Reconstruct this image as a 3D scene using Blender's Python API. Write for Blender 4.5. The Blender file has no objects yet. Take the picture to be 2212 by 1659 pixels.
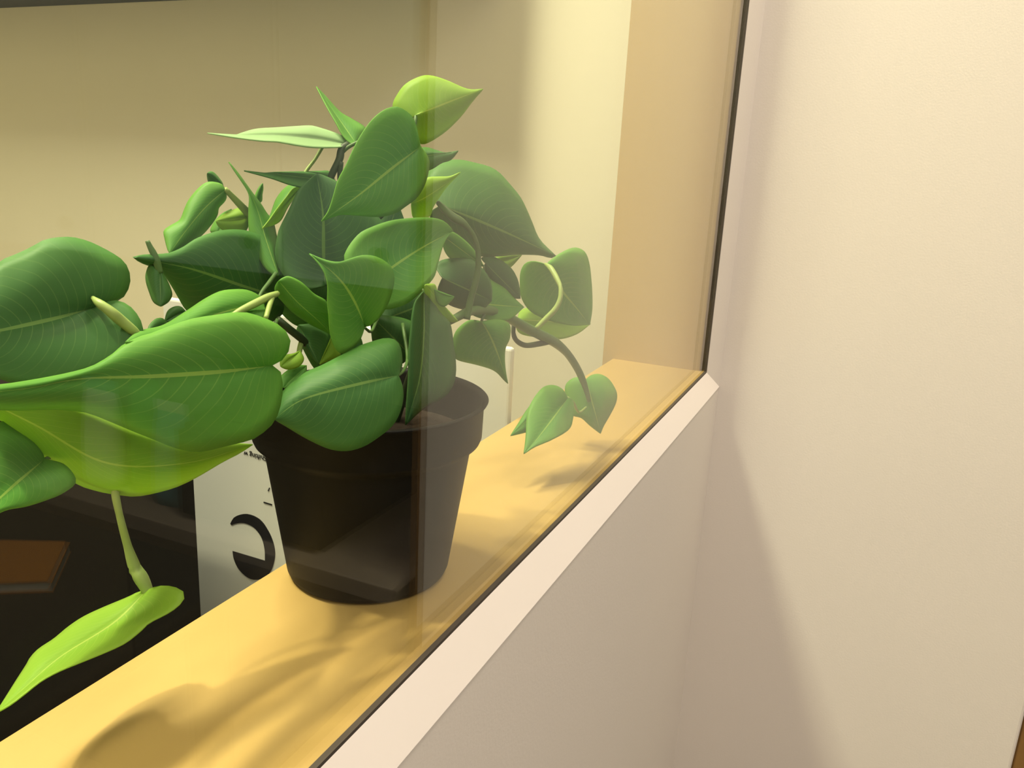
import bpy, bmesh, math, random
from mathutils import Vector, Matrix
random.seed(4)
S = bpy.context.scene
COL = S.collection

# ------------------------------------------------------------------ camera
A = 0.155                                   # distance of the lens from the glass
EX = Vector((0.41087275, -0.21553153, 0.88584973))
EY = Vector((-0.91033437, -0.15000937, 0.38573116))
EZ = Vector((0.04974853, -0.96490588, -0.25784052))
EZ = (EZ - EX * EZ.dot(EX)).normalized()
EX.normalize()
EY = EZ.cross(EX) * -1 if EZ.cross(EX).dot(EY) < 0 else EZ.cross(EX)
EY.normalize()
CAM = Vector((0.0, -A, 1.3422 * A))
FPX = 1755.0


def w(v):                                   # lens axes -> room axes
    return Vector((EX.dot(v), EY.dot(v), EZ.dot(v)))


cam = bpy.data.cameras.new('camera')
cam.lens = FPX / 2212 * 36
cam.sensor_width = 36
cam.clip_start = 0.01
camo = bpy.data.objects.new('camera', cam)
r, u, b = w(Vector((1, 0, 0))), w(Vector((0, -1, 0))), w(Vector((0, 0, -1)))
M = Matrix(((r.x, u.x, b.x, CAM.x), (r.y, u.y, b.y, CAM.y), (r.z, u.z, b.z, CAM.z), (0, 0, 0, 1)))
camo.matrix_world = M
COL.objects.link(camo)
S.camera = camo
cam.dof.use_dof = False


def ray(x, y):
    return w(Vector((x - 1106, y - 829.5, FPX))).normalized()


def at(x, y, t):                            # point seen at (x, y), t metres from the lens
    return CAM + ray(x, y) * t


def on(x, y, axis, val):                    # point of an axis plane
    d = ray(x, y)
    return CAM + d * ((val - CAM[axis]) / d[axis])


# ------------------------------------------------------------------ world, lamps, exposure
wd = bpy.data.worlds.new('world')
S.world = wd
wd.use_nodes = True
wd.node_tree.nodes['Background'].inputs[0].default_value = (0.9, 0.85, 0.8, 1)
wd.node_tree.nodes['Background'].inputs[1].default_value = 0.05
S.view_settings.view_transform = 'Standard'
S.view_settings.look = 'None'
S.view_settings.exposure = -0.13
S.view_settings.gamma = 1
S.view_settings.use_curve_mapping = False


def lamp(name, loc, sx, sy, watts, col, shape='RECTANGLE', spread=180, rot=(0, 0, 0)):
    l = bpy.data.lights.new(name, 'AREA')
    l.shape = shape
    l.size = sx
    l.size_y = sy
    l.energy = watts
    l.color = col
    l.spread = math.radians(spread)
    o = bpy.data.objects.new(name, l)
    o.location = loc
    o.rotation_euler = rot
    COL.objects.link(o)
    return o


WARM = (1.0, 0.90, 0.58)
lamp('downlight_lamp', (0.60, 0.645, 1.74), 0.09, 0.09, 3.0, WARM, 'DISK', 90)
lamp('downlight_lamp', (-0.13, 0.645, 1.74), 0.08, 0.08, 10.0, WARM, 'DISK', 75)
lamp('panel_lamp_inside', (0.20, 0.74, 1.74), 1.0, 0.16, 64.0, (1.0, 0.94, 0.66))
lamp('area_light_outside', (0.74, -0.30, 1.74), 0.25, 0.2, 24.5, (1.0, 0.86, 0.69))
lamp('area_light_outside', (-0.5, -1.2, 1.74), 0.6, 0.6, 20.0, (1.0, 0.91, 0.90))  # added fill light, brightens the kitchen and its reflection in the glass

# ------------------------------------------------------------------ materials


def lin(h):
    h = h.lstrip('#')
    return tuple(((c / 255) / 12.92 if c / 255 <= 0.04045 else ((c / 255 + 0.055) / 1.055) ** 2.4)
                 for c in (int(h[i:i + 2], 16) for i in (0, 2, 4))) + (1,)


def mat(name, col, rough=0.6, spec=0.4, noise=0.0, nscale=40, bump=0.0, bscale=300, stretch=None):
    m = bpy.data.materials.new(name)
    m.use_nodes = True
    nt = m.node_tree
    p = nt.nodes['Principled BSDF']
    c = lin(col) if isinstance(col, str) else tuple(col) + (1,)
    p.inputs['Base Color'].default_value = c
    p.inputs['Roughness'].default_value = rough
    p.inputs['Specular IOR Level'].default_value = spec
    tc = nt.nodes.new('ShaderNodeTexCoord')
    src = tc.outputs['Object']
    if stretch:
        mp = nt.nodes.new('ShaderNodeMapping')
        mp.inputs['Scale'].default_value = stretch
        nt.links.new(src, mp.inputs[0])
        src = mp.outputs[0]
    if noise:
        n = nt.nodes.new('ShaderNodeTexNoise')
        n.inputs['Scale'].default_value = nscale
        n.inputs['Detail'].default_value = 4
        nt.links.new(src, n.inputs['Vector'])
        mx = nt.nodes.new('ShaderNodeMix')
        mx.data_type = 'RGBA'
        mx.inputs[6].default_value = tuple(v * (1 - noise) for v in c[:3]) + (1,)
        mx.inputs[7].default_value = tuple(min(1, v * (1 + noise)) for v in c[:3]) + (1,)
        nt.links.new(n.outputs['Fac'], mx.inputs[0])
        nt.links.new(mx.outputs[2], p.inputs['Base Color'])
    if bump:
        n2 = nt.nodes.new('ShaderNodeTexNoise')
        n2.inputs['Scale'].default_value = bscale
        nt.links.new(src, n2.inputs['Vector'])
        bp = nt.nodes.new('ShaderNodeBump')
        bp.inputs['Strength'].default_value = bump
        bp.inputs['Distance'].default_value = 0.001
        nt.links.new(n2.outputs['Fac'], bp.inputs['Height'])
        nt.links.new(bp.outputs[0], p.inputs['Normal'])
    return m


M_WALL = mat('painted_wall', (0.73, 0.69, 0.64), 0.75, 0.25, 0.015, 6, 0.08, 500)
M_INWALL = mat('cream_wall', (0.86, 0.82, 0.64), 0.8, 0.2, 0.02, 5, 0.05, 400)
M_TRIM = mat('white_trim', (0.90, 0.85, 0.79), 0.5, 0.35, 0.01, 8)
M_SILL = mat('yellow_sill', (0.43, 0.295, 0.098), 0.45, 0.35, 0.04, 9, 0.03, 300, (1, 6, 6))
M_JAMB = mat('yellow_jamb', (0.47, 0.34, 0.15), 0.5, 0.3, 0.03, 9, 0.03, 300, (6, 6, 1))
M_GASKET = mat('dark_gasket', (0.05, 0.04, 0.03), 0.6)
M_POT = mat('black_plastic', (0.007, 0.0065, 0.006), 0.55, 0.12, 0.2, 30, 0.04, 200)
M_SOIL = mat('soil', (0.035, 0.026, 0.02), 0.95, 0.1, 0.6, 250, 1.0, 350)
M_STEM = mat('stem_green', (0.06, 0.13, 0.03), 0.5, 0.4, 0.25, 60)
M_STEMD = mat('stem_dark', (0.026, 0.045, 0.014), 0.55, 0.35, 0.3, 60)
M_STEML = mat('stem_light', (0.26, 0.36, 0.10), 0.45, 0.4, 0.15, 60)
M_WHITE = mat('white_card', (0.60, 0.62, 0.59), 0.5, 0.3, 0.02, 5)
M_INK = mat('black_ink', (0.012, 0.012, 0.014), 0.5)
M_BLACK = mat('black_cover', (0.007, 0.006, 0.005), 0.6, 0.1, 0.1, 10)
M_DESK = mat('dark_desk', (0.02, 0.017, 0.014), 0.5, 0.3, 0.1, 10)
M_FLOOR = mat('floor', (0.22, 0.18, 0.14), 0.7, 0.2, 0.1, 4)
M_CEIL = mat('ceiling', (0.75, 0.72, 0.66), 0.9, 0.1, 0.01, 4)
M_WOOD = mat('brown_wood', (0.22, 0.12, 0.035), 0.5, 0.3, 0.2, 12, 0.1, 100, (8, 8, 1))
M_CAB = mat('pale_blue_cabinet', (0.31, 0.38, 0.40), 0.45, 0.35, 0.02, 4)
M_KNOB = mat('black_knob', (0.008, 0.008, 0.008), 0.6, 0.1)
M_CTR = mat('dark_brown_wood', (0.27, 0.23, 0.18), 0.6, 0.15, 0.2, 12, 0.1, 100, (8, 8, 1))
M_SPLASH = mat('grey_backsplash', (0.26, 0.24, 0.21), 0.6, 0.2, 0.03, 6)
M_INCAB = mat('grey_cabinet', (0.05, 0.05, 0.048), 0.6, 0.3, 0.05, 6)


def glass_mat():
    m = bpy.data.materials.new('clear_glass')
    m.use_nodes = True
    nt = m.node_tree
    nt.nodes.clear()
    N = nt.nodes.new
    out = N('ShaderNodeOutputMaterial')
    g = N('ShaderNodeNewGeometry')
    d = N('ShaderNodeVectorMath')
    d.operation = 'DOT_PRODUCT'
    nt.links.new(g.outputs['Incoming'], d.inputs[0])
    nt.links.new(g.outputs['Normal'], d.inputs[1])

    def mth(op, a, bb=None):
        n = N('ShaderNodeMath')
        n.operation = op
        for i, v in enumerate((a, bb)):
            if v is None:
                continue
            if isinstance(v, (int, float)):
                n.inputs[i].default_value = v
            else:
                nt.links.new(v, n.inputs[i])
        return n.outputs[0]
    c = mth('ABSOLUTE', d.outputs['Value'])
    k = mth('POWER', mth('SUBTRACT', 1.0, c), 5.0)
    fr = mth('ADD', mth('MULTIPLY', k, 0.957), 0.043)      # Fresnel of one face, index 1.52
    tr = N('ShaderNodeBsdfTransparent')
    tr.inputs[0].default_value = (0.985, 0.99, 0.975, 1)
    gl = N('ShaderNodeBsdfGlossy')
    gl.inputs['Roughness'].default_value = 0.0
    mx = N('ShaderNodeMixShader')
    nt.links.new(fr, mx.inputs[0])
    nt.links.new(tr.outputs[0], mx.inputs[1])
    nt.links.new(gl.outputs[0], mx.inputs[2])
    nt.links.new(mx.outputs[0], out.inputs[0])
    return m


M_GLASS = glass_mat()


def leaf_mat(name, dark, edge, vein, transl, rough=0.55):
    """UV: x = side to side (0.5 is the midrib), y = stalk to tip."""
    m = bpy.data.materials.new(name)
    m.use_nodes = True
    nt = m.node_tree
    nt.nodes.clear()
    N = nt.nodes.new
    L = nt.links.new
    out = N('ShaderNodeOutputMaterial')
    uv = N('ShaderNodeUVMap')
    sp = N('ShaderNodeSeparateXYZ')
    L(uv.outputs[0], sp.inputs[0])

    def mth(op, a, bb=None, cc=None):
        n = N('ShaderNodeMath')
        n.operation = op
        for i, v in enumerate((a, bb, cc)):
            if v is None:
                continue
            if isinstance(v, (int, float)):
                n.inputs[i].default_value = v
            else:
                L(v, n.inputs[i])
        return n.outputs[0]
    au = mth('MULTIPLY', mth('ABSOLUTE', mth('SUBTRACT', sp.outputs[0], 0.5)), 2.0)
    nz = N('ShaderNodeTexNoise')
    nz.inputs['Scale'].default_value = 5
    nz.inputs['Detail'].default_value = 3
    L(uv.outputs[0], nz.inputs['Vector'])
    # margin tint
    ed = mth('POWER', au, 2.2)
    edn = mth('MULTIPLY', ed, mth('ADD', nz.outputs['Fac'], 0.45))
    c1 = N('ShaderNodeMix')
    c1.data_type = 'RGBA'
    c1.clamp_factor = True
    L(edn, c1.inputs[0])
    c1.inputs[6].default_value = dark + (1,)
    c1.inputs[7].default_value = edge + (1,)
    # side veins sweep from the midrib towards the margin
    s = mth('SUBTRACT', mth('POWER', sp.outputs[1], 0.75), mth('MULTIPLY', mth('POWER', au, 1.15), 0.40))
    fr = mth('FRACT', mth('MULTIPLY', s, 17.0))
    vl = mth('LESS_THAN', mth('ABSOLUTE', mth('SUBTRACT', fr, 0.5)), 0.045)
    vl = mth('MULTIPLY', vl, mth('SUBTRACT', 0.30, mth('MULTIPLY', au, 0.22)))
    # midrib, tapering to the tip
    wd_ = mth('SUBTRACT', 0.040, mth('MULTIPLY', sp.outputs[1], 0.028))
    mr = mth('MULTIPLY', mth('LESS_THAN', au, wd_), 0.75)
    vf = mth('MAXIMUM', vl, mr)
    c2 = N('ShaderNodeMix')
    c2.data_type = 'RGBA'
    L(vf, c2.inputs[0])
    L(c1.outputs[2], c2.inputs[6])
    c2.inputs[7].default_value = vein + (1,)
    bp = N('ShaderNodeBump')
    bp.inputs['Strength'].default_value = 0.25
    bp.inputs['Distance'].default_value = 0.0006
    L(vf, bp.inputs['Height'])
    p = N('ShaderNodeBsdfPrincipled')
    p.inputs['Roughness'].default_value = rough
    p.inputs['Specular IOR Level'].default_value = 0.35
    L(c2.outputs[2], p.inputs['Base Color'])
    L(bp.outputs[0], p.inputs['Normal'])
    t = N('ShaderNodeBsdfTranslucent')
    tm = N('ShaderNodeMix')
    tm.data_type = 'RGBA'
    tm.blend_type = 'MULTIPLY'
    tm.inputs[0].default_value = 1.0
    L(c2.outputs[2], tm.inputs[6])
    tm.inputs[7].default_value = (1.5, 1.35, 0.5, 1)
    L(tm.outputs[2], t.inputs[0])
    ms = N('ShaderNodeMixShader')
    ms.inputs[0].default_value = transl
    L(p.outputs[0], ms.inputs[1])
    L(t.outputs[0], ms.inputs[2])
    L(ms.outputs[0], out.inputs[0])
    return m


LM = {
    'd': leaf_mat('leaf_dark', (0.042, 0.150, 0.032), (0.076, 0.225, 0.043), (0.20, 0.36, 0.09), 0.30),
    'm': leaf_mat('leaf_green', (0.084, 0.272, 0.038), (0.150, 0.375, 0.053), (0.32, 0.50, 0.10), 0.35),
    'k': leaf_mat('leaf_shaded_green', (0.026, 0.095, 0.024), (0.050, 0.150, 0.032), (0.14, 0.28, 0.06), 0.20),  # leaf green darkened, shade within the crown is put into the colour
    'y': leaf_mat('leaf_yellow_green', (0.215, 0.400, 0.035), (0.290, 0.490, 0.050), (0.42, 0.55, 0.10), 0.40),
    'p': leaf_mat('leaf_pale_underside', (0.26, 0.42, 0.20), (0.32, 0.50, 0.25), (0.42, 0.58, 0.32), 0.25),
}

# ------------------------------------------------------------------ helpers


def link(name, bm, m, parent=None, smooth=False):
    me = bpy.data.meshes.new(name)
    bmesh.ops.recalc_face_normals(bm, faces=bm.faces)
    bm.to_mesh(me)
    bm.free()
    if m:
        me.materials.append(m)
    if smooth:
        for p in me.polygons:
            p.use_smooth = True
    o = bpy.data.objects.new(name, me)
    COL.objects.link(o)
    if parent:
        o.parent = parent
        o.matrix_parent_inverse = parent.matrix_world.inverted()
    return o


def tag(o, label, cat=None, group=None, kind=None):
    if label:
        o['label'] = label
    if cat:
        o['category'] = cat
    if group:
        o['group'] = group
    if kind:
        o['kind'] = kind
    return o


def empty(name, loc, label=None, cat=None, group=None, kind=None):
    o = bpy.data.objects.new(name, None)
    o.empty_display_size = 0.02
    o.location = loc
    o.matrix_world = Matrix.Translation(loc)
    COL.objects.link(o)
    return tag(o, label, cat, group, kind)


def box(bm, lo, hi, bev=0.0):
    res = bmesh.ops.create_cube(bm, size=1)
    vs = res['verts']
    for v in vs:
        v.co = Vector([lo[i] + (v.co[i] + 0.5) * (hi[i] - lo[i]) for i in range(3)])
    if bev:
        es = list({e for v in vs for e in v.link_edges})
        bmesh.ops.bevel(bm, geom=es, offset=bev, segments=3, profile=0.5, affect='EDGES')
    return bm


def boxo(name, lo, hi, m, parent=None, bev=0.0):
    bm = bmesh.new()
    box(bm, lo, hi, bev)
    return link(name, bm, m, parent)


def extrude_x(bm, prof, xs0, xs1):
    """profile of (y, z) points; xs0 / xs1 give the two end x of every point (a list, or one number)."""
    n = len(prof)
    f0 = xs0 if isinstance(xs0, (list, tuple)) else [xs0] * n
    f1 = xs1 if isinstance(xs1, (list, tuple)) else [xs1] * n
    a = [bm.verts.new((f0[i], prof[i][0], prof[i][1])) for i in range(n)]
    c = [bm.verts.new((f1[i], prof[i][0], prof[i][1])) for i in range(n)]
    for i in range(n):
        j = (i + 1) % n
        bm.faces.new((a[i], a[j], c[j], c[i]))
    bm.faces.new(a)
    bm.faces.new(c[::-1])


def crom(pts, n):
    """n points spread evenly along a smooth curve through pts (tuples of floats)."""
    P = [Vector(p) for p in pts]
    if len(P) == 2:
        return [P[0].lerp(P[1], i / (n - 1)) for i in range(n)]
    E = [P[0] * 2 - P[1]] + P + [P[-1] * 2 - P[-2]]
    fine = []
    for i in range(1, len(E) - 2):
        p0, p1, p2, p3 = E[i - 1:i + 3]
        for k in range(10):
            t = k / 10
            fine.append(0.5 * ((2 * p1) + (p2 - p0) * t + (2 * p0 - 5 * p1 + 4 * p2 - p3) * t * t
                               + (3 * p1 - p0 - 3 * p2 + p3) * t ** 3))
    fine.append(P[-1])
    d = [0.0]
    for i in range(1, len(fine)):
        d.append(d[-1] + (fine[i] - fine[i - 1]).length)
    out, j = [], 0
    for i in range(n):
        s = d[-1] * i / (n - 1)
        while j < len(d) - 2 and d[j + 1] < s:
            j += 1
        seg = d[j + 1] - d[j]
        out.append(fine[j].lerp(fine[j + 1], 0 if seg < 1e-9 else min(1, (s - d[j]) / seg)))
    return out


def tube(name, pts, m, parent, sides=8, n=None):
    """pts: (Vector, radius)"""
    n = n or max(6, len(pts) * 4)
    C4 = crom([(p.x, p.y, p.z, r_) for p, r_ in pts] if len(pts[0]) == 2 else pts, n) if False else None
    P = crom([tuple(p) for p, r_ in pts], n)
    R_ = [0.0] * n
    for i in range(n):
        s = i / (n - 1) * (len(pts) - 1)
        k = min(int(s), len(pts) - 2)
        R_[i] = pts[k][1] + (pts[k + 1][1] - pts[k][1]) * (s - k)
    bm = bmesh.new()
    rings = []
    ref = Vector((0.3, 0.5, 0.81))
    for i in range(n):
        t = (P[min(i + 1, n - 1)] - P[max(i - 1, 0)]).normalized()
        a = t.cross(ref)
        if a.length < 0.1:
            a = t.cross(Vector((1, 0, 0)))
        a.normalize()
        c = t.cross(a)
        ref = c if False else ref
        rings.append([bm.verts.new(P[i] + (a * math.cos(q) + c * math.sin(q)) * R_[i])
                      for q in [2 * math.pi * k / sides for k in range(sides)]])
    for i in range(n - 1):
        for k in range(sides):
            l = (k + 1) % sides
            bm.faces.new((rings[i][k], rings[i][l], rings[i + 1][l], rings[i + 1][k]))
    bm.faces.new(rings[0])
    bm.faces.new(rings[-1][::-1])
    return link(name, bm, m, parent, True)


def vtube(name, pts, m, parent, **k):
    """pts: (x, y, distance, width) as seen from the lens"""
    return tube(name, [(at(x, y, t), wpx * 0.5 * t / FPX) for x, y, t, wpx in pts], m, parent, **k)


def lathe(name, prof, cx, cy, m, parent, n=72, cap_bottom=False, cap_top=False):
    bm = bmesh.new()
    rings = []
    for rr, z in prof:
        rings.append([bm.verts.new((cx + rr * math.cos(2 * math.pi * k / n), cy + rr * math.sin(2 * math.pi * k / n), z))
                      for k in range(n)])
    for i in range(len(prof) - 1):
        for k in range(n):
            l = (k + 1) % n
            bm.faces.new((rings[i][k], rings[i][l], rings[i + 1][l], rings[i + 1][k]))
    if cap_bottom:
        bm.faces.new(rings[0])
    if cap_top:
        bm.faces.new(rings[-1])
    o = link(name, bm, m, parent, True)
    return o


# ------------------------------------------------------------------ the setting
XJ = 5.72 * A                # inner face of the right jamb
X0 = 6.0 * A               # right wall
DB, HB = 0.0109, 0.0252      # depth and height of the bevelled trim
ZB, ZT = -1.00, 1.80         # floor and ceiling
SD = 0.685 * A               # sill depth
YE = -2.42 * A               # end of the right wall


def struct(name, bm, m, parent=None):
    o = link(name, bm, m, parent)
    if not parent:
        o['kind'] = 'structure'
    return o


bm = bmesh.new()             # low wall under the window
extrude_x(bm, [(-DB, -HB), (-DB, ZB), (0.085, ZB), (0.085, -0.026), (0.0, -0.026), (0.0, -HB)], -1.2, X0)
struct('wall_front', bm, M_WALL)
bm = bmesh.new()             # return wall to the right of the window, towards the room
box(bm, (X0, YE, ZB), (X0 + 0.20, 0.115, ZT), 0.004)
struct('wall_right', bm, M_WALL)
boxo('floor', (-1.3, -2.3, ZB - 0.05), (1.7, 3.1, ZB), M_FLOOR)['kind'] = 'structure'
boxo('ceiling', (-1.3, -2.3, ZT), (1.7, 3.1, ZT + 0.05), M_CEIL)['kind'] = 'structure'
boxo('wall_back', (1.5, 0.115, ZB), (1.6, 3.1, ZT), M_INWALL)['kind'] = 'structure'
boxo('wall_inside_left', (-1.3, 3.0, ZB), (1.6, 3.1, ZT), M_INWALL)['kind'] = 'structure'
boxo('wall_inside_near', (-1.3, 0.0, ZB), (-1.2, 3.1, ZT), M_INWALL)['kind'] = 'structure'
boxo('wall_room_near', (-1.3, -2.3, ZB), (-1.2, 0.0, ZT), M_WALL)['kind'] = 'structure'
boxo('wall_room_rear', (-1.3, -2.3, ZB), (1.6, -2.2, ZT), M_WALL)['kind'] = 'structure'
boxo('wall_kitchen', (1.36, -2.3, ZB), (1.46, YE, ZT), M_SPLASH)['kind'] = 'structure'

win = empty('window_1', Vector((0.3, 0, 0)), kind='structure')
boxo('glass_pane', (-1.2, 0.0002, -0.004), (XJ + 0.004, 0.0052, ZT - 0.02), M_GLASS, win)
# bevelled white trim: bottom and right, mitred
bm = bmesh.new()
extrude_x(bm, [(-0.002, 0.0), (-DB - 0.0005, -HB), (0.0, -HB), (0.0, -0.005)], -1.2, [XJ, X0, X0, XJ])
tag(link('bottom_trim', bm, M_TRIM, win), None)
bm = bmesh.new()
a_ = [(XJ, -0.002, 0), (X0, -DB - 0.0005, -HB), (X0, 0.0, -HB), (XJ + .004, 0.0, 0)]
lo = [bm.verts.new(v) for v in a_]
hi = [bm.verts.new((v[0], v[1], ZT)) for v in a_]
for i in range(4):
    j = (i + 1) % 4
    bm.faces.new((lo[i], lo[j], hi[j], hi[i]))
bm.faces.new(lo)
bm.faces.new(hi[::-1])
link('side_trim', bm, M_WALL, win)
boxo('gasket', (-1.2, -0.0024, -0.004), (XJ + 0.001, 0.0001, 0.0006), M_GASKET, win)
boxo('gasket', (XJ - 0.0012, -0.0024, 0.0004), (XJ + 0.002, 0.0001, ZT), M_GASKET, win)
boxo('sill', (-1.2, 0.0, -0.026), (XJ + 0.012, SD, -0.0002), M_SILL, win, 0.0012)
boxo('jamb', (XJ, 0.0053, -0.06), (XJ + 0.02, SD + 0.012, ZT), M_JAMB, win, 0.001)

# room on the far side of the glass
desk = empty('desk', Vector((0.6, 0.6, ZB)), 'dark desk behind the window sill carrying the white board and the black box', 'desk')
boxo('desk_top', (0.0, 0.115, -0.53), (1.2, 1.1, -0.50), M_DESK, desk, 0.002)
for x_ in (0.03, 1.12):
    for y_ in (0.13, 1.03):
        boxo('leg', (x_, y_, ZB), (x_ + 0.05, y_ + 0.05, -0.53), M_DESK, desk)
cab = empty('wall_cabinet', Vector((1.325, 1.6, 0.53)), 'dark grey cupboard hung high on the cream back wall', 'cabinet')
boxo('body', (1.16, 0.548, 0.532), (1.499, 2.95, 1.2), M_INCAB, cab, 0.003)
for k in range(4):
    y_ = 0.55 + k * 0.60
    boxo('door', (1.142, y_, 0.536), (1.159, y_ + 0.596, 1.196), M_INCAB, cab, 0.002)

# white printed box, its printed face turned to the left of the window
XF = 0.61
c0 = on(1107, 752, 0, XF)
c1 = on(352, 700, 0, XF)
BT = c0.z
wb = empty('white_sign', Vector((XF + 0.007, (c0.y + c1.y) / 2, -0.50)),
           'white printed board standing upside down behind the black plant pot', 'board')
boxo('panel', (XF, c0.y, -0.4995), (XF + 0.007, c1.y, BT), M_WHITE, wb, 0.003)


def face_poly(name, pts, parent, m=M_INK, off=0.0006):
    bm = bmesh.new()
    vs = []
    for x, y in pts:
        p = on(x, y, 0, XF)
        vs.append((p.y, p.z))
    fr = [bm.verts.new((XF - off, y, z)) for y, z in vs]
    bk = [bm.verts.new((XF + 0.0002, y, z)) for y, z in vs]
    bm.faces.new(fr)
    bm.faces.new(bk[::-1])
    for i in range(len(vs)):
        j = (i + 1) % len(vs)
        bm.faces.new((fr[i], fr[j], bk[j], bk[i]))
    return link(name, bm, m, parent)


outer = crom([(498, 1131), (508, 1116), (534, 1110), (562, 1122), (582, 1150), (593, 1180), (594, 1205), (586, 1233), (572, 1247),
              (555, 1252), (537, 1248), (517, 1230), (506, 1208), (503, 1190)], 44)
inner = crom([(573, 1211), (572, 1185), (565, 1160), (550, 1140), (530, 1130), (513, 1130), (501, 1134)], 20)
face_poly('letter', [(p[0], p[1]) for p in outer] + [(p[0], p[1]) for p in inner], wb)
face_poly('line', [(570, 1083.5), (588, 1089), (588, 1091.5), (570, 1086)], wb)
face_poly('line', [(579, 1060), (582, 1053), (583.5, 1054), (580.5, 1061)], wb)

txt = bpy.data.curves.new('lettering', 'FONT')
txt.body = 'Shifting w'
txt.size = 0.0075
txt.extrude = 0.0002
to = bpy.data.objects.new('lettering', txt)
COL.objects.link(to)
p0 = on(576, 985.5, 0, XF)
to.matrix_world = Matrix(((0, 0, -1, XF - 0.0004), (1, 0, 0, p0.y), (0, -1, 0, p0.z), (0, 0, 0, 1)))
bpy.context.view_layer.update()
me = bpy.data.meshes.new_from_object(to.evaluated_get(bpy.context.evaluated_depsgraph_get()))
me.materials.clear()
me.materials.append(M_INK)
tm = bpy.data.objects.new('lettering', me)
COL.objects.link(tm)
tm.parent = wb
tm.matrix_parent_inverse = wb.matrix_world.inverted()
tm.matrix_world = to.matrix_world.copy()
bpy.data.objects.remove(to)

XB = 0.45
k0 = on(422, 1040, 0, XB + 0.081)
kt = on(0, 868, 0, XB)
bb = empty('black_box', Vector((XB + 0.04, k0.y + 0.25, -0.50)), 'black box standing on the desk left of the white printed board', 'box')
boxo('carton', (XB, k0.y, -0.4995), (XB + 0.08, k0.y + 0.55, kt.z), M_BLACK, bb, 0.002)
boxo('lid', (XB - 0.001, k0.y - 0.001, kt.z), (XB + 0.081, k0.y + 0.551, kt.z + 0.006), M_BLACK, bb, 0.002)

# ------------------------------------------------------------------ the near room, seen in the glass
tr = boxo('trim_1', (X0 + 0.004, YE - 0.016, ZB), (X0 + 0.06, YE, ZT), M_WOOD, None, 0.004)
tr['kind'] = 'structure'
XC = 6.04 * A
kc = empty('kitchen_cabinet', Vector((XC + 0.16, -0.9, 0.035)), 'pale blue wall cupboard with round black knobs mirrored in the glass', 'cabinet')
boxo('body', (XC + 0.018, -1.70, 0.037), (XC + 0.33, -0.40, 0.80), M_CAB, kc, 0.002)
for y0_, y1_ in ((-0.62, -0.402), (-1.0, -0.624), (-1.35, -1.004), (-1.698, -1.354)):
    d_ = boxo('door', (XC, y0_, 0.039), (XC + 0.017, y1_, 0.798), M_CAB, kc, 0.002)
    bm = bmesh.new()
    bmesh.ops.create_uvsphere(bm, u_segments=12, v_segments=8, radius=0.011)
    for v in bm.verts:
        v.co = Vector((v.co.x * 0.8 + XC - 0.010, v.co.y + y1_ - 0.045, v.co.z + 0.085))
    link('knob', bm, M_KNOB, d_, True)
ct = empty('kitchen_counter', Vector((1.15, -1.0, ZB)), 'brown wooden kitchen counter under the pale blue cupboard', 'counter')
boxo('top', (0.92, -1.9, -0.43), (1.358, YE - 0.036, -0.40), M_CTR, ct, 0.003)
boxo('base', (0.95, -1.9, ZB), (1.355, YE - 0.036, -0.43), M_CTR, ct)
mw = empty('microwave', Vector((1.08, -0.70, -0.40)), 'black microwave on the kitchen counter, mirrored low in the glass', 'microwave')
boxo('body', (0.965, -0.86, -0.3995), (1.25, -0.574, -0.232), M_KNOB, mw, 0.003)
boxo('door', (0.95, -0.80, -0.390), (0.964, -0.576, -0.240), M_KNOB, mw, 0.002)
boxo('control_panel', (0.95, -0.858, -0.390), (0.964, -0.802, -0.240), M_BLACK, mw, 0.002)
cf = empty('coffee_maker', Vector((1.05, -0.75, -0.232)), 'black coffee maker standing on the microwave', 'coffee maker')
boxo('body', (1.06, -0.835, -0.2315), (1.20, -0.665, -0.065), M_KNOB, cf, 0.004)
boxo('head', (0.962, -0.835, -0.110), (1.06, -0.665, -0.032), M_KNOB, cf, 0.004)
boxo('base', (0.962, -0.835, -0.2315), (1.06, -0.665, -0.212), M_KNOB, cf, 0.003)
lathe('jug', [(0.001, -0.2118), (0.044, -0.2118), (0.048, -0.200), (0.046, -0.150), (0.036, -0.115), (0.001, -0.114)], 1.01, -0.75, M_BLACK, cf, 24)


def packet(name, y0, y1, z1, x, m, mt, label, cat):
    """stand-up pouch: bulged body with a crimped top seam"""
    e = empty(name, Vector((x, (y0 + y1) / 2, -0.40)), label, cat, None)
    bm = bmesh.new()
    H = z1 + 0.3995
    prof = [(0.028, 0), (0.032, 0.12), (0.028, 0.45), (0.014, 0.80), (0.003, 0.90)]
    rings_ = []
    for d_, f in prof:
        z = -0.3995 + H * f
        row = []
        for k in range(16):
            q = 2 * math.pi * k / 16
            row.append(bm.verts.new((x + d_ * math.sin(q), (y0 + y1) / 2 + (y1 - y0) / 2 * math.copysign(abs(math.cos(q)) ** 0.5, math.cos(q)), z)))
        rings_.append(row)
    for i in range(len(prof) - 1):
        for k in range(16):
            l = (k + 1) % 16
            bm.faces.new((rings_[i][k], rings_[i][l], rings_[i + 1][l], rings_[i + 1][k]))
    bm.faces.new(rings_[0][::-1])
    bm.faces.new(rings_[-1])
    link('pouch', bm, m, e, True)
    boxo('seam', (x - 0.002, y0, -0.3995 + H * 0.895), (x + 0.002, y1, z1), mt, e)
    return e


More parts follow.
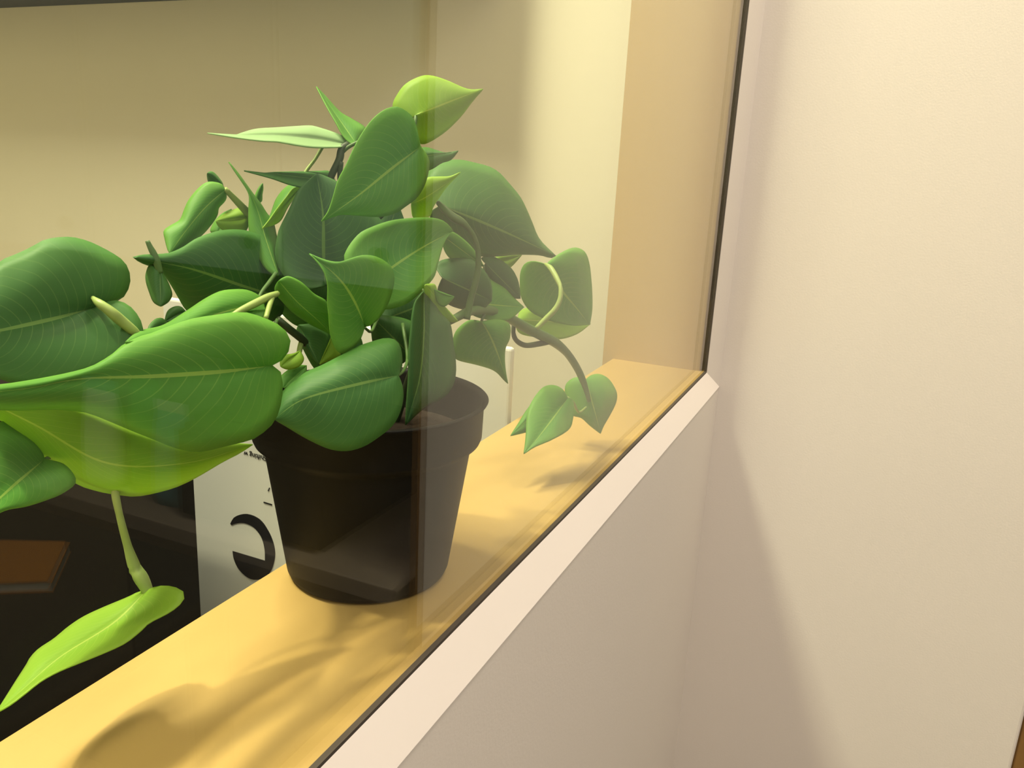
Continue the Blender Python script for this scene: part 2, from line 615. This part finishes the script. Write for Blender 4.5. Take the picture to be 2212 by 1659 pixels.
M_TEAL = mat('teal_foil', (0.10, 0.30, 0.34), 0.4)
M_PWHITE = mat('white_foil', (0.62, 0.62, 0.58), 0.45)
M_GRN = mat('green_foil', (0.08, 0.34, 0.08), 0.4)
packet('teal_packet', -0.955, -0.885, -0.215, 1.0, M_TEAL, M_PWHITE, 'teal pouch with a white seam on the kitchen counter', 'packet')
packet('green_packet', -1.035, -0.965, -0.19, 1.02, M_GRN, M_GRN, 'green pouch on the kitchen counter', 'packet')
packet('white_packet', -1.13, -1.05, -0.20, 1.0, M_PWHITE, M_TEAL, 'white pouch with a teal seam on the kitchen counter', 'packet')
M_ORG = mat('orange_cover', (0.50, 0.20, 0.02), 0.55)
st = empty('side_table', Vector((0.60, -0.95, ZB)), 'small dark side table in the near room, below the window view', 'table')
boxo('table_top', (0.30, -1.30, -0.43), (0.86, -0.62, -0.402), M_DESK, st, 0.003)
for x_ in (0.33, 0.79):
    for y_ in (-1.27, -0.69):
        boxo('leg', (x_, y_, ZB), (x_ + 0.04, y_ + 0.04, -0.43), M_DESK, st)
q_ = [on(x, y, 2, -0.385) for x, y in ((0, 1168), (152, 1171), (113, 1257), (-20, 1262))]
ob = empty('orange_notebook', Vector((q_[1].x, -q_[1].y, -0.402)), 'orange notebook lying on the dark side table, mirrored at lower left', 'book')
bm = bmesh.new()
for z0_, z1_ in ((-0.3868, -0.385), (-0.402, -0.4002)):
    f0 = [bm.verts.new((p.x, -p.y, z0_)) for p in q_]
    f1 = [bm.verts.new((p.x, -p.y, z1_)) for p in q_]
    bm.faces.new(f0)
    bm.faces.new(f1[::-1])
    for i in range(4):
        j = (i + 1) % 4
        bm.faces.new((f0[i], f0[j], f1[j], f1[i]))
link('cover', bm, M_ORG, ob)
cx_ = sum((p.x for p in q_)) / 4
cy_ = sum((-p.y for p in q_)) / 4
bm = bmesh.new()
f0 = [bm.verts.new((cx_ + (p.x - cx_) * 0.97, cy_ + (-p.y - cy_) * 0.97, -0.4001)) for p in q_]
f1 = [bm.verts.new((v.co.x, v.co.y, -0.3869)) for v in f0]
bm.faces.new(f0)
bm.faces.new(f1[::-1])
for i in range(4):
    j = (i + 1) % 4
    bm.faces.new((f0[i], f0[j], f1[j], f1[i]))
link('pages', bm, M_PWHITE, ob)

# ------------------------------------------------------------------ the plant
PX, PY = 2.12826 * A, 0.42540 * A
PH, RB, RT, RS, RN = 0.61097 * A, 0.27034 * A, 0.38497 * A, 0.36757 * A, 0.33651 * A
ZS = PH * (1 - 0.23856)
plant = empty('potted_plant', Vector((PX, PY, 0)), 'green trailing heart-leaved plant in a black plastic pot on the yellow sill', 'plant')
lathe('pot', [(0.001, 0.0003), (RB - 0.004, 0.0003), (RB - 0.0012, 0.0012), (RB, 0.004), (RN - 0.0006, ZS - 0.003), (RN, ZS - 0.0012), (RS - 0.0008, ZS + 0.001),
              (RS, ZS + 0.003), (RT - 0.0022, PH - 0.0022), (RT - 0.0004, PH - 0.0014), (RT, PH - 0.0006), (RT - 0.0006, PH), (RT - 0.0028, PH - 0.0002),
              (RT - 0.0036, PH - 0.003), (RS - 0.003, ZS + 0.002), (RN - 0.003, ZS - 0.004), (RB - 0.002, 0.02), (0.001, 0.02)],
      PX, PY, M_POT, plant, 96)
bm = bmesh.new()
ZSO = PH - 0.022
rings = []
for i in range(9):
    rr = (RS - 0.0035) * i / 8
    if i == 0:
        rings.append([bm.verts.new((PX, PY, ZSO + 0.006))])
    else:
        rings.append([bm.verts.new((PX + rr * math.cos(2 * math.pi * k / 28), PY + rr * math.sin(2 * math.pi * k / 28),
                                    ZSO + 0.006 * (1 - (i / 8) ** 2) + random.uniform(-0.0012, 0.0012) * (i < 8))) for k in range(28)])
for k in range(28):
    bm.faces.new((rings[0][0], rings[1][k], rings[1][(k + 1) % 28]))
for i in range(1, 8):
    for k in range(28):
        l = (k + 1) % 28
        bm.faces.new((rings[i][k], rings[i][l], rings[i + 1][l], rings[i + 1][k]))
link('soil', bm, M_SOIL, plant, True)

BAD = []


def leaf(key, base, tip, side_a, side_b, db, dt, da=0.0, dbb=0.0, m='m', bow=0.0, rib=None, n=36, q=6, label=None):
    """A leaf blade: stalk end and tip, the two margins between them, the distance of stalk end and tip from the lens,
    how much further the two margins lie than the midrib, and how far the midrib bows."""
    rb = crom([base] + (rib or [((base[0] + tip[0]) / 2, (base[1] + tip[1]) / 2)]) + [tip], n)
    ca = crom([base] + side_a + [tip], n)
    cb = crom([base] + side_b + [tip], n)
    bm = bmesh.new()
    uvl = bm.loops.layers.uv.new('UVMap')
    grid = []
    uvs = {}
    for i in range(n):
        v = i / (n - 1)
        dm = db + (dt - db) * v + bow * 4 * v * (1 - v)
        row = []
        for j in range(-q, q + 1):
            s = abs(j) / q
            e = ca[i] if j < 0 else cb[i]
            p2 = rb[i].lerp(e, s)
            env = math.sin(math.pi * min(1, v * 0.94 + 0.06)) ** 0.6 if 0 < v < 1 else 0
            sd = (da if j < 0 else dbb) * (s ** 1.5) * env
            t = dm + sd - 0.0012 * math.sin(math.pi * s) * env
            p = at(p2[0], p2[1], t)
            if (p.y < 0.0065) or (p.z < 0.0012 and p.y < SD + 0.002):
                BAD.append((key, i, j, round(p.y, 4), round(p.z, 4)))
            vt = bm.verts.new(p)
            uvs[vt] = (0.5 + 0.5 * j / q, v)
            row.append(vt)
        grid.append(row)
    for i in range(n - 1):
        for j in range(2 * q):
            f = (grid[i][j], grid[i][j + 1], grid[i + 1][j + 1], grid[i + 1][j])
            try:
                fc = bm.faces.new(f)
            except ValueError:
                continue
            for lp in fc.loops:
                lp[uvl].uv = uvs[lp.vert]
    bmesh.ops.remove_doubles(bm, verts=bm.verts, dist=0.00001)
    bmesh.ops.dissolve_degenerate(bm, dist=0.00001, edges=bm.edges)
    o = link('leaf', bm, LM[m], plant, True)
    sm = o.modifiers.new('thickness', 'SOLIDIFY')
    sm.thickness = 0.0005
    sm.offset = 0
    if label:
        o['label'] = label
    return o


def petiole(o, pts, m=None):
    return vtube('petiole', pts, m or M_STEML, o)


# --- crown, back to front
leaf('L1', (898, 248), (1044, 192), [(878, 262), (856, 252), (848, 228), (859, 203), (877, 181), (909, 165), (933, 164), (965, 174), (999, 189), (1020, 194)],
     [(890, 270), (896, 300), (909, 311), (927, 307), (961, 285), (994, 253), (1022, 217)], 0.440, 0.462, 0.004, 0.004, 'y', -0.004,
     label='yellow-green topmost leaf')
o = leaf('L3', (768, 310), (683, 187), [(757, 310), (741, 294), (726, 267), (705, 230)], [(776, 305), (786, 292), (789, 276), (762, 258), (735, 242), (705, 210)],
         0.425, 0.450, -0.01, 0.012, 'm')
o = leaf('L4', (752, 313), (448, 288), [(746, 298), (723, 287), (689, 276), (671, 272), (644, 273), (599, 276), (554, 279), (524, 287), (500, 294)],
         [(740, 317), (723, 319), (678, 319), (644, 315), (599, 307), (565, 305), (509, 298)], 0.425, 0.365, 0.014, -0.012, 'p', 0.0, rib=[(690, 300), (600, 292), (520, 292)],
         label='pale leaf seen nearly edge-on')
vtube('stem', [(706, 420, 0.412, 15), (716, 380, 0.414, 14), (733, 345, 0.416, 15), (738, 322, 0.418, 16), (752, 312, 0.42, 14)], M_STEMD, plant)
vtube('stem', [(736, 440, 0.412, 10), (734, 385, 0.414, 10), (736, 350, 0.415, 12)], M_STEMD, plant)
vtube('stem', [(738, 330, 0.418, 9), (752, 318, 0.418, 8), (775, 306, 0.418, 7)], M_STEM, plant)
leaf('L5', (725, 392), (527, 369), [(712, 371), (690, 370), (656, 371), (599, 372), (565, 374)], [(712, 409), (690, 409), (656, 406), (622, 398), (588, 386)],
     0.420, 0.372, 0.012, -0.006, 'd')
leaf('L23', (900, 340), (990, 326), [(908, 322), (922, 319), (943, 325), (963, 331), (976, 331)], [(912, 368), (931, 366), (954, 352), (974, 345)], 0.425, 0.435, 0.006, 0, 'd')
leaf('L21', (952, 443), (1201, 553), [(925, 425), (918, 390), (929, 366), (943, 355), (972, 346), (999, 346), (1026, 352), (1056, 360), (1078, 373), (1101, 398), (1123, 425),
                                       (1137, 452), (1151, 485), (1160, 508), (1171, 524), (1187, 540)],
     [(930, 460), (935, 500), (965, 530), (1005, 545), (1045, 554), (1081, 553), (1115, 550), (1149, 550), (1171, 552), (1189, 557)],
     0.440, 0.500, 0.016, 0.004, 'd', 0.0, rib=[(1040, 480), (1120, 515)], label='broad dark leaf facing the right jamb')
o = leaf('L22', (888, 440), (995, 372), [(895, 405), (913, 390), (927, 383), (949, 382), (972, 381)], [(893, 470), (912, 472), (929, 466), (935, 448), (952, 421), (966, 402)],
         0.408, 0.412, 0.0, 0.016, 'y', 0, rib=[(915, 428), (950, 406)], label='bright folded leaf')
leaf('L17b', (482, 402), (448, 374), [(470, 402), (452, 394), (448, 382)], [(478, 392), (465, 376), (456, 371)], 0.405, 0.40, 0.004, 0.004, 'd')
o = leaf('L17', (486, 410), (366, 548), [(478, 398), (457, 393), (441, 397), (423, 413), (407, 434), (398, 454), (389, 475), (368, 488), (354, 499), (356, 515), (361, 535)],
         [(489, 425), (484, 436), (472, 449), (468, 467), (448, 495), (425, 517), (395, 538)], 0.392, 0.372, 0.004, 0.008, 'm', 0, rib=[(440, 452), (400, 500)])
petiole(o, [(486, 408, 0.392, 10), (505, 428, 0.395, 14), (532, 456, 0.40, 17), (560, 480, 0.405, 15)])
leaf('L39', (540, 470), (466, 478), [(525, 450), (500, 455), (480, 466)], [(530, 500), (500, 505), (475, 492)], 0.402, 0.395, 0.006, 0.0, 'y')
leaf('L39b', (470, 505), (500, 452), [(455, 500), (463, 480), (480, 462)], [(490, 510), (500, 490), (505, 470)], 0.400, 0.405, 0.004, 0, 'm')
leaf('L19a', (650, 400), (572, 488), [(631, 397), (612, 410), (596, 432), (585, 462)], [(646, 414), (632, 432), (615, 452), (590, 478)], 0.415, 0.395, 0.012, 0.0, 'm')
o = leaf('L19', (650, 402), (566, 494), [(632, 407), (618, 425), (596, 453), (583, 472)], [(649, 410), (630, 435), (620, 450), (606, 476), (588, 487)], 0.410, 0.388, -0.003, 0.006, 'y')
petiole(o, [(650, 402, 0.41, 9), (660, 372, 0.413, 8), (680, 345, 0.416, 7), (696, 318, 0.42, 8)])
leaf('L20', (556, 440), (567, 396), [(551, 428), (554, 415), (561, 403)], [(565, 434), (566, 420), (568, 407)], 0.41, 0.412, 0, 0.003, 'm')
leaf('L18', (601, 596), (494, 350), [(592, 594), (576, 583), (563, 564), (554, 541), (545, 518), (538, 498), (537, 456), (539, 427), (534, 411), (524, 395), (509, 373)],
     [(606, 580), (604, 540), (596, 505), (590, 480), (574, 458), (565, 443), (552, 426), (536, 404), (515, 375)], 0.382, 0.402, 0.0, 0.012, 'm', 0, rib=[(575, 520), (548, 435)])
leaf('L7', (612, 643), (287, 556), [(622, 610), (612, 570), (590, 532), (565, 510), (531, 498), (497, 496), (463, 501), (423, 516), (396, 534), (366, 547), (335, 550), (308, 551)],
     [(608, 680), (560, 705), (490, 705), (430, 690), (405, 672), (396, 661), (382, 636), (366, 609), (350, 588), (328, 576), (305, 567)], 0.402, 0.335, 0.010, 0.022, 'd', 0.0,
     rib=[(525, 618), (410, 580)], label='dark leaf pointing left')
leaf('L6', (702, 618), (684, 374), [(660, 625), (625, 608), (603, 580), (594, 548), (598, 514), (604, 492), (622, 456), (644, 411), (668, 388)],
     [(745, 628), (800, 610), (848, 570), (845, 510), (800, 450), (740, 400), (706, 382)], 0.384, 0.396, -0.006, 0.004, 'k', 0.0, rib=[(698, 540), (697, 460)])
leaf('L8', (800, 615), (979, 499), [(765, 605), (744, 562), (750, 537), (773, 507), (796, 493), (841, 477), (886, 471), (931, 470), (956, 476), (970, 487)],
     [(808, 655), (832, 668), (852, 666), (877, 657), (897, 643), (920, 620), (938, 598), (946, 570), (956, 534), (968, 510)], 0.372, 0.402, -0.006, -0.004, 'm', 0.0,
     rib=[(848, 577), (912, 535)], label='rounded leaf with a yellow-green right half')
leaf('L2', (908, 316), (694, 478), [(903, 292), (897, 267), (888, 249), (868, 234), (854, 230), (832, 236), (809, 253), (787, 280), (766, 316), (748, 355), (730, 389), (720, 423), (709, 456)],
     [(915, 325), (926, 343), (926, 366), (917, 400), (900, 427), (877, 445), (852, 461), (818, 468), (773, 465), (739, 463), (719, 468)],
     0.384, 0.350, -0.004, 0.010, 'm', -0.004, rib=[(845, 365), (770, 425)], label='large leaf in front of the topmost one')
# --- right side, behind the pot rim
o = leaf('L28', (1060, 570), (1127, 551), [(1075, 552), (1100, 549)], [(1080, 585), (1103, 577)], 0.505, 0.512, 0, 0, 'y')
leaf('L40', (955, 600), (1062, 650), [(940, 575), (955, 562), (985, 558), (1020, 562), (1050, 590), (1062, 620)], [(945, 630), (965, 655), (1000, 668), (1040, 668)], 0.425, 0.455, 0.004, 0.004, 'k')
leaf('L40b', (960, 512), (1045, 575), [(975, 500), (1005, 520), (1030, 548)], [(958, 535), (975, 560), (1015, 575)], 0.428, 0.455, 0, 0.004, 'm')
leaf('L26', (1048, 568), (1124, 645), [(1040, 557), (1063, 554), (1088, 566), (1106, 582), (1117, 602), (1122, 622)], [(1044, 590), (1058, 612), (1085, 632), (1108, 643)], 0.472, 0.490, 0.004, 0.002, 'k')
leaf('L27', (1010, 655), (1132, 664), [(1030, 615), (1045, 585), (1058, 600), (1088, 616), (1110, 643)], [(1020, 680), (1060, 692), (1100, 690)], 0.455, 0.490, 0.006, -0.004, 'm')
leaf('L29', (1040, 694), (1097, 829), [(1012, 692), (985, 715), (977, 745), (980, 768), (990, 778), (1027, 787), (1058, 796), (1074, 805), (1086, 818)],
     [(1075, 690), (1100, 700), (1101, 729), (1092, 751), (1090, 774), (1092, 801)], 0.455, 0.478, 0.004, 0.010, 'm', 0, rib=[(1056, 720), (1074, 760)], label='pointed leaf hanging right of the pot')
leaf('L25', (1118, 690), (1276, 700), [(1124, 672), (1150, 662), (1183, 661), (1230, 672)], [(1115, 708), (1126, 722), (1160, 729), (1189, 732), (1216, 732), (1248, 721)], 0.560, 0.600, 0.01, -0.004, 'y')
o = leaf('L24', (1180, 571), (1274, 702), [(1167, 567), (1149, 564), (1133, 570), (1124, 589), (1123, 616), (1126, 643), (1145, 672), (1185, 692), (1235, 703)],
         [(1187, 564), (1205, 550), (1228, 538), (1246, 535), (1264, 545), (1273, 570), (1277, 604), (1279, 634), (1279, 668)], 0.560, 0.590, -0.006, 0.008, 'm', 0, rib=[(1212, 625), (1245, 665)],
         label='round leaf hooked on a looping stalk')
petiole(o, [(1178, 570, 0.556, 6), (1190, 580, 0.548, 12), (1203, 602, 0.542, 12), (1211, 622, 0.538, 10), (1210, 645, 0.536, 11), (1200, 667, 0.535, 13), (1180, 688, 0.535, 13), (1158, 710, 0.535, 11)])
vtube('vine', [(960, 700, 0.425, 16), (990, 684, 0.43, 20), (1013, 673, 0.44, 22), (1040, 669, 0.455, 22), (1070, 674, 0.475, 22), (1103, 689, 0.50, 22), (1137, 708, 0.525, 22),
               (1171, 725, 0.55, 22), (1201, 741, 0.57, 22), (1225, 763, 0.59, 20), (1246, 794, 0.61, 17), (1260, 824, 0.62, 16), (1268, 848, 0.622, 15), (1273, 868, 0.622, 8)], M_STEM, plant)
vtube('tendril', [(1110, 700, 0.52, 9), (1109, 720, 0.52, 11), (1116, 736, 0.525, 12), (1135, 746, 0.535, 13), (1162, 743, 0.55, 13), (1192, 737, 0.565, 12)], M_STEMD, plant)
o = leaf('L41b', (1266, 819), (1297, 937), [(1250, 815), (1234, 819), (1221, 834), (1222, 862), (1228, 890), (1241, 899), (1256, 903), (1275, 920)],
         [(1277, 811), (1294, 808), (1313, 817), (1327, 836), (1333, 854), (1329, 874), (1315, 901), (1304, 920)], 0.628, 0.628, 0.004, 0.010, 'm', -0.004, rib=[(1276, 858), (1288, 900)])
leaf('L41c', (1200, 850), (1102, 942), [(1165, 855), (1139, 884), (1120, 914)], [(1200, 890), (1165, 925), (1136, 934)], 0.575, 0.545, 0.004, 0.004, 'm')
o = leaf('L41a', (1227, 860), (1131, 981), [(1215, 841), (1196, 832), (1174, 836), (1155, 857), (1141, 884), (1137, 910), (1136, 936), (1134, 960)],
         [(1237, 862), (1240, 880), (1238, 903), (1229, 928), (1193, 950), (1155, 966)], 0.580, 0.540, 0.004, 0.0, 'm', -0.006, rib=[(1190, 910), (1155, 955)])
petiole(o, [(1225, 858, 0.58, 6), (1238, 868, 0.585, 6), (1250, 890, 0.60, 5), (1266, 880, 0.618, 5)])
# --- front of the crown
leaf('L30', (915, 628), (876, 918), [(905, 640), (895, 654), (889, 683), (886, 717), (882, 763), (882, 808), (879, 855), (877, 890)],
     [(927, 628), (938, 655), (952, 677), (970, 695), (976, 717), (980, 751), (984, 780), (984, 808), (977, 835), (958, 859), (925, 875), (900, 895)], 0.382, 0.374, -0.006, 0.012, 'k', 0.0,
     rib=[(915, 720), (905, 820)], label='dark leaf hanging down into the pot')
leaf('L31', (917, 615), (990, 694), [(918, 634), (929, 652), (938, 672), (958, 688), (974, 696)], [(938, 614), (945, 631), (956, 645), (957, 668), (967, 683)], 0.378, 0.405, 0.0, 0.004, 'y')
leaf('L31b', (938, 625), (981, 641), [(950, 634), (965, 639)], [(946, 655), (960, 662), (974, 650)], 0.384, 0.392, 0, 0, 'm')
leaf('L34', (645, 702), (690, 788), [(690, 700), (712, 720), (705, 755)], [(640, 720), (649, 740), (665, 762)], 0.372, 0.368, 0, 0.004, 'd')
leaf('L35', (718, 722), (690, 788), [(712, 742), (700, 765)], [(728, 745), (735, 768), (712, 778)], 0.366, 0.362, 0, 0, 'y')
leaf('L36', (648, 758), (606, 792), [(635, 764), (616, 768), (606, 780)], [(656, 776), (645, 792), (622, 798)], 0.360, 0.352, 0, 0, 'y')
leaf('L36b', (662, 790), (612, 838), [(645, 790), (622, 800), (604, 818)], [(660, 808), (645, 825), (628, 838)], 0.362, 0.352, 0, 0, 'm')
leaf('L33', (602, 606), (718, 724), [(618, 597), (631, 599), (653, 611), (678, 634), (703, 649), (713, 672), (716, 700)], [(594, 622), (599, 638), (613, 654), (633, 675), (667, 698), (695, 712)],
     0.352, 0.366, 0.0, 0.008, 'm', 0, rib=[(640, 650), (690, 695)])
leaf('L9', (788, 706), (668, 548), [(800, 702), (816, 690), (832, 668), (845, 638), (852, 604), (847, 580), (832, 564), (809, 553), (784, 551), (762, 557), (737, 566), (716, 565), (694, 559)],
     [(775, 738), (745, 764), (726, 755), (714, 724), (710, 683), (707, 652), (708, 620), (702, 593), (688, 570)], 0.360, 0.346, 0.0, -0.004, 'm', -0.004, rib=[(765, 650), (728, 598)],
     label='small leaf with an upturned tip in the middle of the crown')
leaf('L32', (860, 811), (592, 906), [(868, 790), (866, 755), (854, 735), (832, 731), (805, 738), (773, 749), (739, 767), (694, 790), (660, 805), (626, 832), (606, 852), (596, 880)],
     [(868, 830), (871, 856), (865, 887), (848, 919), (814, 947), (784, 965), (750, 974), (716, 971), (683, 958), (649, 940), (615, 919)],
     0.345, 0.334, 0.012, 0.004, 'd', -0.004, rib=[(780, 828), (690, 850), (640, 870)], label='broad leaf lying over the front of the pot rim')
vtube('stem', [(652, 735, 0.372, 11), (648, 752, 0.368, 12), (644, 775, 0.365, 11)], M_STEML, plant)
# --- left side
o = leaf('L37', (346, 582), (347, 662), [(325, 572), (316, 590), (316, 608), (323, 631), (332, 652)], [(357, 600), (366, 618), (371, 637), (363, 652)], 0.345, 0.34, 0.003, 0.003, 'd')
vtube('tendril', [(345, 590, 0.345, 14), (335, 555, 0.345, 15), (325, 535, 0.345, 13), (318, 520, 0.345, 9)], M_STEM, plant)
leaf('L38', (400, 672), (356, 694), [(390, 663), (376, 663), (362, 673)], [(400, 690), (380, 698)], 0.35, 0.345, 0, 0, 'd')
leaf('L38b', (362, 700), (318, 722), [(350, 688), (335, 690), (322, 704)], [(350, 722), (332, 728)], 0.345, 0.335, 0, 0, 'd')
o = leaf('L16', (217, 660), (-110, 735), [(244, 653), (267, 640), (279, 616), (280, 593), (271, 570), (255, 555), (226, 538), (192, 522), (158, 513), (127, 513), (95, 519), (68, 534), (34, 550), (0, 566), (-60, 625)],
         [(240, 650), (262, 652), (283, 664), (299, 684), (309, 711), (300, 750), (240, 795), (150, 825), (60, 835), (-40, 800)], 0.318, 0.285, 0.012, 0.000, 'd', 0.0,
         rib=[(110, 690), (0, 714)], label='large dark leaf at the left edge of the view')
petiole(o, [(200, 643, 0.312, 8), (214, 655, 0.308, 19), (232, 668, 0.307, 22), (247, 680, 0.307, 20), (256, 688, 0.308, 15), (300, 726, 0.312, 15), (330, 760, 0.325, 14)])
o = leaf('L10', (570, 655), (270, 740), [(563, 642), (545, 631), (527, 626), (502, 626), (475, 630), (441, 647), (396, 677), (350, 704), (300, 716)], [(575, 700), (520, 720), (400, 730), (320, 735)],
         0.352, 0.300, 0.010, -0.004, 'm', 0, rib=[(480, 675), (370, 715)])
petiole(o, [(600, 634, 0.352, 12), (580, 641, 0.348, 16), (550, 656, 0.344, 17), (520, 671, 0.340, 15), (495, 686, 0.337, 10)])
vtube('stem', [(589, 640, 0.35, 11), (582, 660, 0.345, 11), (574, 688, 0.338, 10)], M_STEML, plant)
vtube('stem', [(596, 590, 0.372, 8), (580, 612, 0.365, 9), (566, 630, 0.36, 8), (556, 650, 0.355, 7)], M_STEM, plant)
leaf('L13', (-60, 850), (546, 960), [(60, 845), (170, 880), (280, 925), (380, 955), (470, 955)],
     [(-40, 900), (0, 905), (28, 930), (62, 960), (100, 1000), (165, 1044), (215, 1061), (255, 1068), (300, 1071), (370, 1055), (420, 1033), (480, 998), (515, 980)], 0.295, 0.345, 0.0, 0.016, 'y', 0.0,
     rib=[(80, 920), (230, 1000), (400, 1000)], label='yellow-green underside drooping at lower left')
o = leaf('L15', (96, 992), (-85, 1150), [(75, 940), (40, 918), (0, 912), (-50, 960), (-80, 1060)], [(140, 1005), (164, 1040), (137, 1065), (102, 1080), (57, 1094), (11, 1102), (-40, 1130)],
         0.318, 0.280, 0.008, 0.004, 'm', 0, rib=[(40, 1040), (-20, 1095)])
leaf('L11', (588, 789), (-70, 852), [(606, 780), (623, 758), (627, 738), (621, 720), (599, 700), (565, 685), (531, 675), (497, 676), (463, 681), (418, 688), (373, 702), (328, 720), (294, 730), (260, 750),
                                      (244, 765), (203, 790), (158, 804), (90, 818), (23, 829), (-30, 836)],
     [(604, 800), (610, 830), (609, 855), (603, 885), (592, 911), (570, 933), (545, 949), (490, 963), (429, 976), (380, 968), (330, 948), (280, 928), (226, 905), (180, 889), (110, 884), (30, 886), (-30, 880)],
     0.328, 0.262, 0.010, 0.012, 'm', 0.0, rib=[(480, 802), (330, 812), (170, 818), (60, 838)], label='largest leaf, spread across the left front')
o = leaf('L14', (318, 1276), (-8, 1540), [(300, 1279), (275, 1291), (220, 1314), (180, 1333), (147, 1355), (117, 1380), (84, 1402), (66, 1421), (57, 1437), (37, 1468), (12, 1508)],
         [(332, 1268), (350, 1265), (374, 1267), (394, 1276), (399, 1289), (386, 1308), (360, 1326), (323, 1345), (305, 1362), (272, 1388), (235, 1406), (184, 1427), (128, 1450), (88, 1472), (55, 1498), (22, 1523)],
         0.352, 0.312, 0.014, -0.010, 'y', 0.0, rib=[(240, 1350), (130, 1420), (50, 1490)], label='bright leaf hanging low over the edge of the sill')
petiole(o, [(322, 1284, 0.352, 20), (312, 1262, 0.351, 27), (296, 1234, 0.350, 22), (291, 1226, 0.350, 15), (276, 1180, 0.346, 14), (260, 1120, 0.34, 13), (249, 1066, 0.336, 15), (250, 1030, 0.335, 14)])
# sheath of the broad right leaf and its arching stalk
vtube('stem', [(946, 438, 0.425, 10), (958, 450, 0.422, 18), (975, 466, 0.420, 19), (980, 470, 0.420, 11), (1002, 483, 0.421, 11), (1021, 506, 0.424, 12), (1032, 540, 0.428, 13), (1033, 575, 0.430, 14), (1027, 610, 0.431, 14),
               (1017, 645, 0.432, 15), (1008, 690, 0.432, 15)], M_STEM, plant)
# main stalks rising out of the soil
for dx, dy, x, y, t in ((0.008, 0.004, 720, 560, 0.405), (-0.006, 0.010, 650, 640, 0.385), (0.012, -0.006, 960, 690, 0.420), (-0.014, -0.004, 600, 690, 0.36), (0.0, 0.014, 790, 500, 0.425)):
    pt = at(x, y, t)
    p_ = Vector((PX + dx, PY + dy, ZSO))
    tube('stalk', [(p_, 0.0022), (p_.lerp(pt, 0.5) + Vector((0, 0, 0.012)), 0.002), (pt, 0.0016)], M_STEMD, plant)
# leaf stalks hidden inside the crown
for pts in ([(898, 250, 0.4405, 6), (893, 285, 0.438, 7), (868, 345, 0.432, 8), (820, 430, 0.428, 9), (790, 500, 0.425, 10)],
            [(902, 340, 0.4255, 6), (880, 370, 0.427, 7), (835, 430, 0.427, 8)],
            [(908, 318, 0.385, 6), (904, 345, 0.394, 8), (870, 420, 0.412, 8), (800, 490, 0.424, 9)],
            [(96, 992, 0.319, 7), (190, 960, 0.332, 8), (330, 900, 0.346, 9), (520, 810, 0.355, 9), (600, 690, 0.36, 9)],
            [(330, 760, 0.325, 12), (450, 770, 0.345, 11), (560, 760, 0.355, 10), (600, 690, 0.36, 9)],
            [(860, 811, 0.346, 6), (872, 800, 0.358, 7), (880, 770, 0.376, 8), (870, 700, 0.395, 8)],
            [(915, 630, 0.3825, 6), (905, 612, 0.390, 7), (860, 590, 0.405, 8)],
            [(1040, 694, 0.4555, 6), (1044, 684, 0.4565, 7), (1050, 672, 0.460, 8)],
            [(1118, 690, 0.560, 5), (1108, 690, 0.53, 6), (1103, 689, 0.502, 7)],
            [(1060, 570, 0.505, 5), (1052, 590, 0.49, 6), (1045, 640, 0.468, 7), (1040, 668, 0.456, 8)],
            [(1046, 572, 0.473, 5), (1044, 610, 0.472, 6), (1042, 665, 0.458, 8)],
            [(788, 708, 0.3605, 6), (802, 716, 0.370, 7), (815, 690, 0.392, 8)],
            [(725, 392, 0.4195, 6), (722, 410, 0.417, 7), (706, 420, 0.412, 9)]):
    vtube('stem', pts, M_STEM, plant)
# inner leaves that close the crown
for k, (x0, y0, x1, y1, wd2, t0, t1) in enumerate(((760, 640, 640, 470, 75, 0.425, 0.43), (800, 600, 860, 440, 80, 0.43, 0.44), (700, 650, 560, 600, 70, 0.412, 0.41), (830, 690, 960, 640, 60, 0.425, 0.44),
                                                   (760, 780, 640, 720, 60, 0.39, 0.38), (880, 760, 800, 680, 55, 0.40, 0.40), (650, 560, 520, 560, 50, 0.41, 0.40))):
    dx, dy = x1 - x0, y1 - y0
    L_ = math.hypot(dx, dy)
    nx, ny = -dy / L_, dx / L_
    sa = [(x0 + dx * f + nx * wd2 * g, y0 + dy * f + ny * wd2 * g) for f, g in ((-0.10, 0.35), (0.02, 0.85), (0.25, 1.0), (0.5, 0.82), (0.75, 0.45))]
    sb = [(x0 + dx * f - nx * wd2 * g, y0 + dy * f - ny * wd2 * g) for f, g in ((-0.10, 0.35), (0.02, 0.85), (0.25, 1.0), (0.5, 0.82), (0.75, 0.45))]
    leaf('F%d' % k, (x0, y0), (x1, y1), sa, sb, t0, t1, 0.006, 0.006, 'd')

if BAD:
    seen = {}
    for b_ in BAD:
        seen.setdefault(b_[0], []).append(b_[3:])
    for k_, v_ in seen.items():
        print('LEAFCHECK', k_, len(v_), 'ymin', min(q_[0] for q_ in v_), 'zmin', min(q_[1] for q_ in v_))
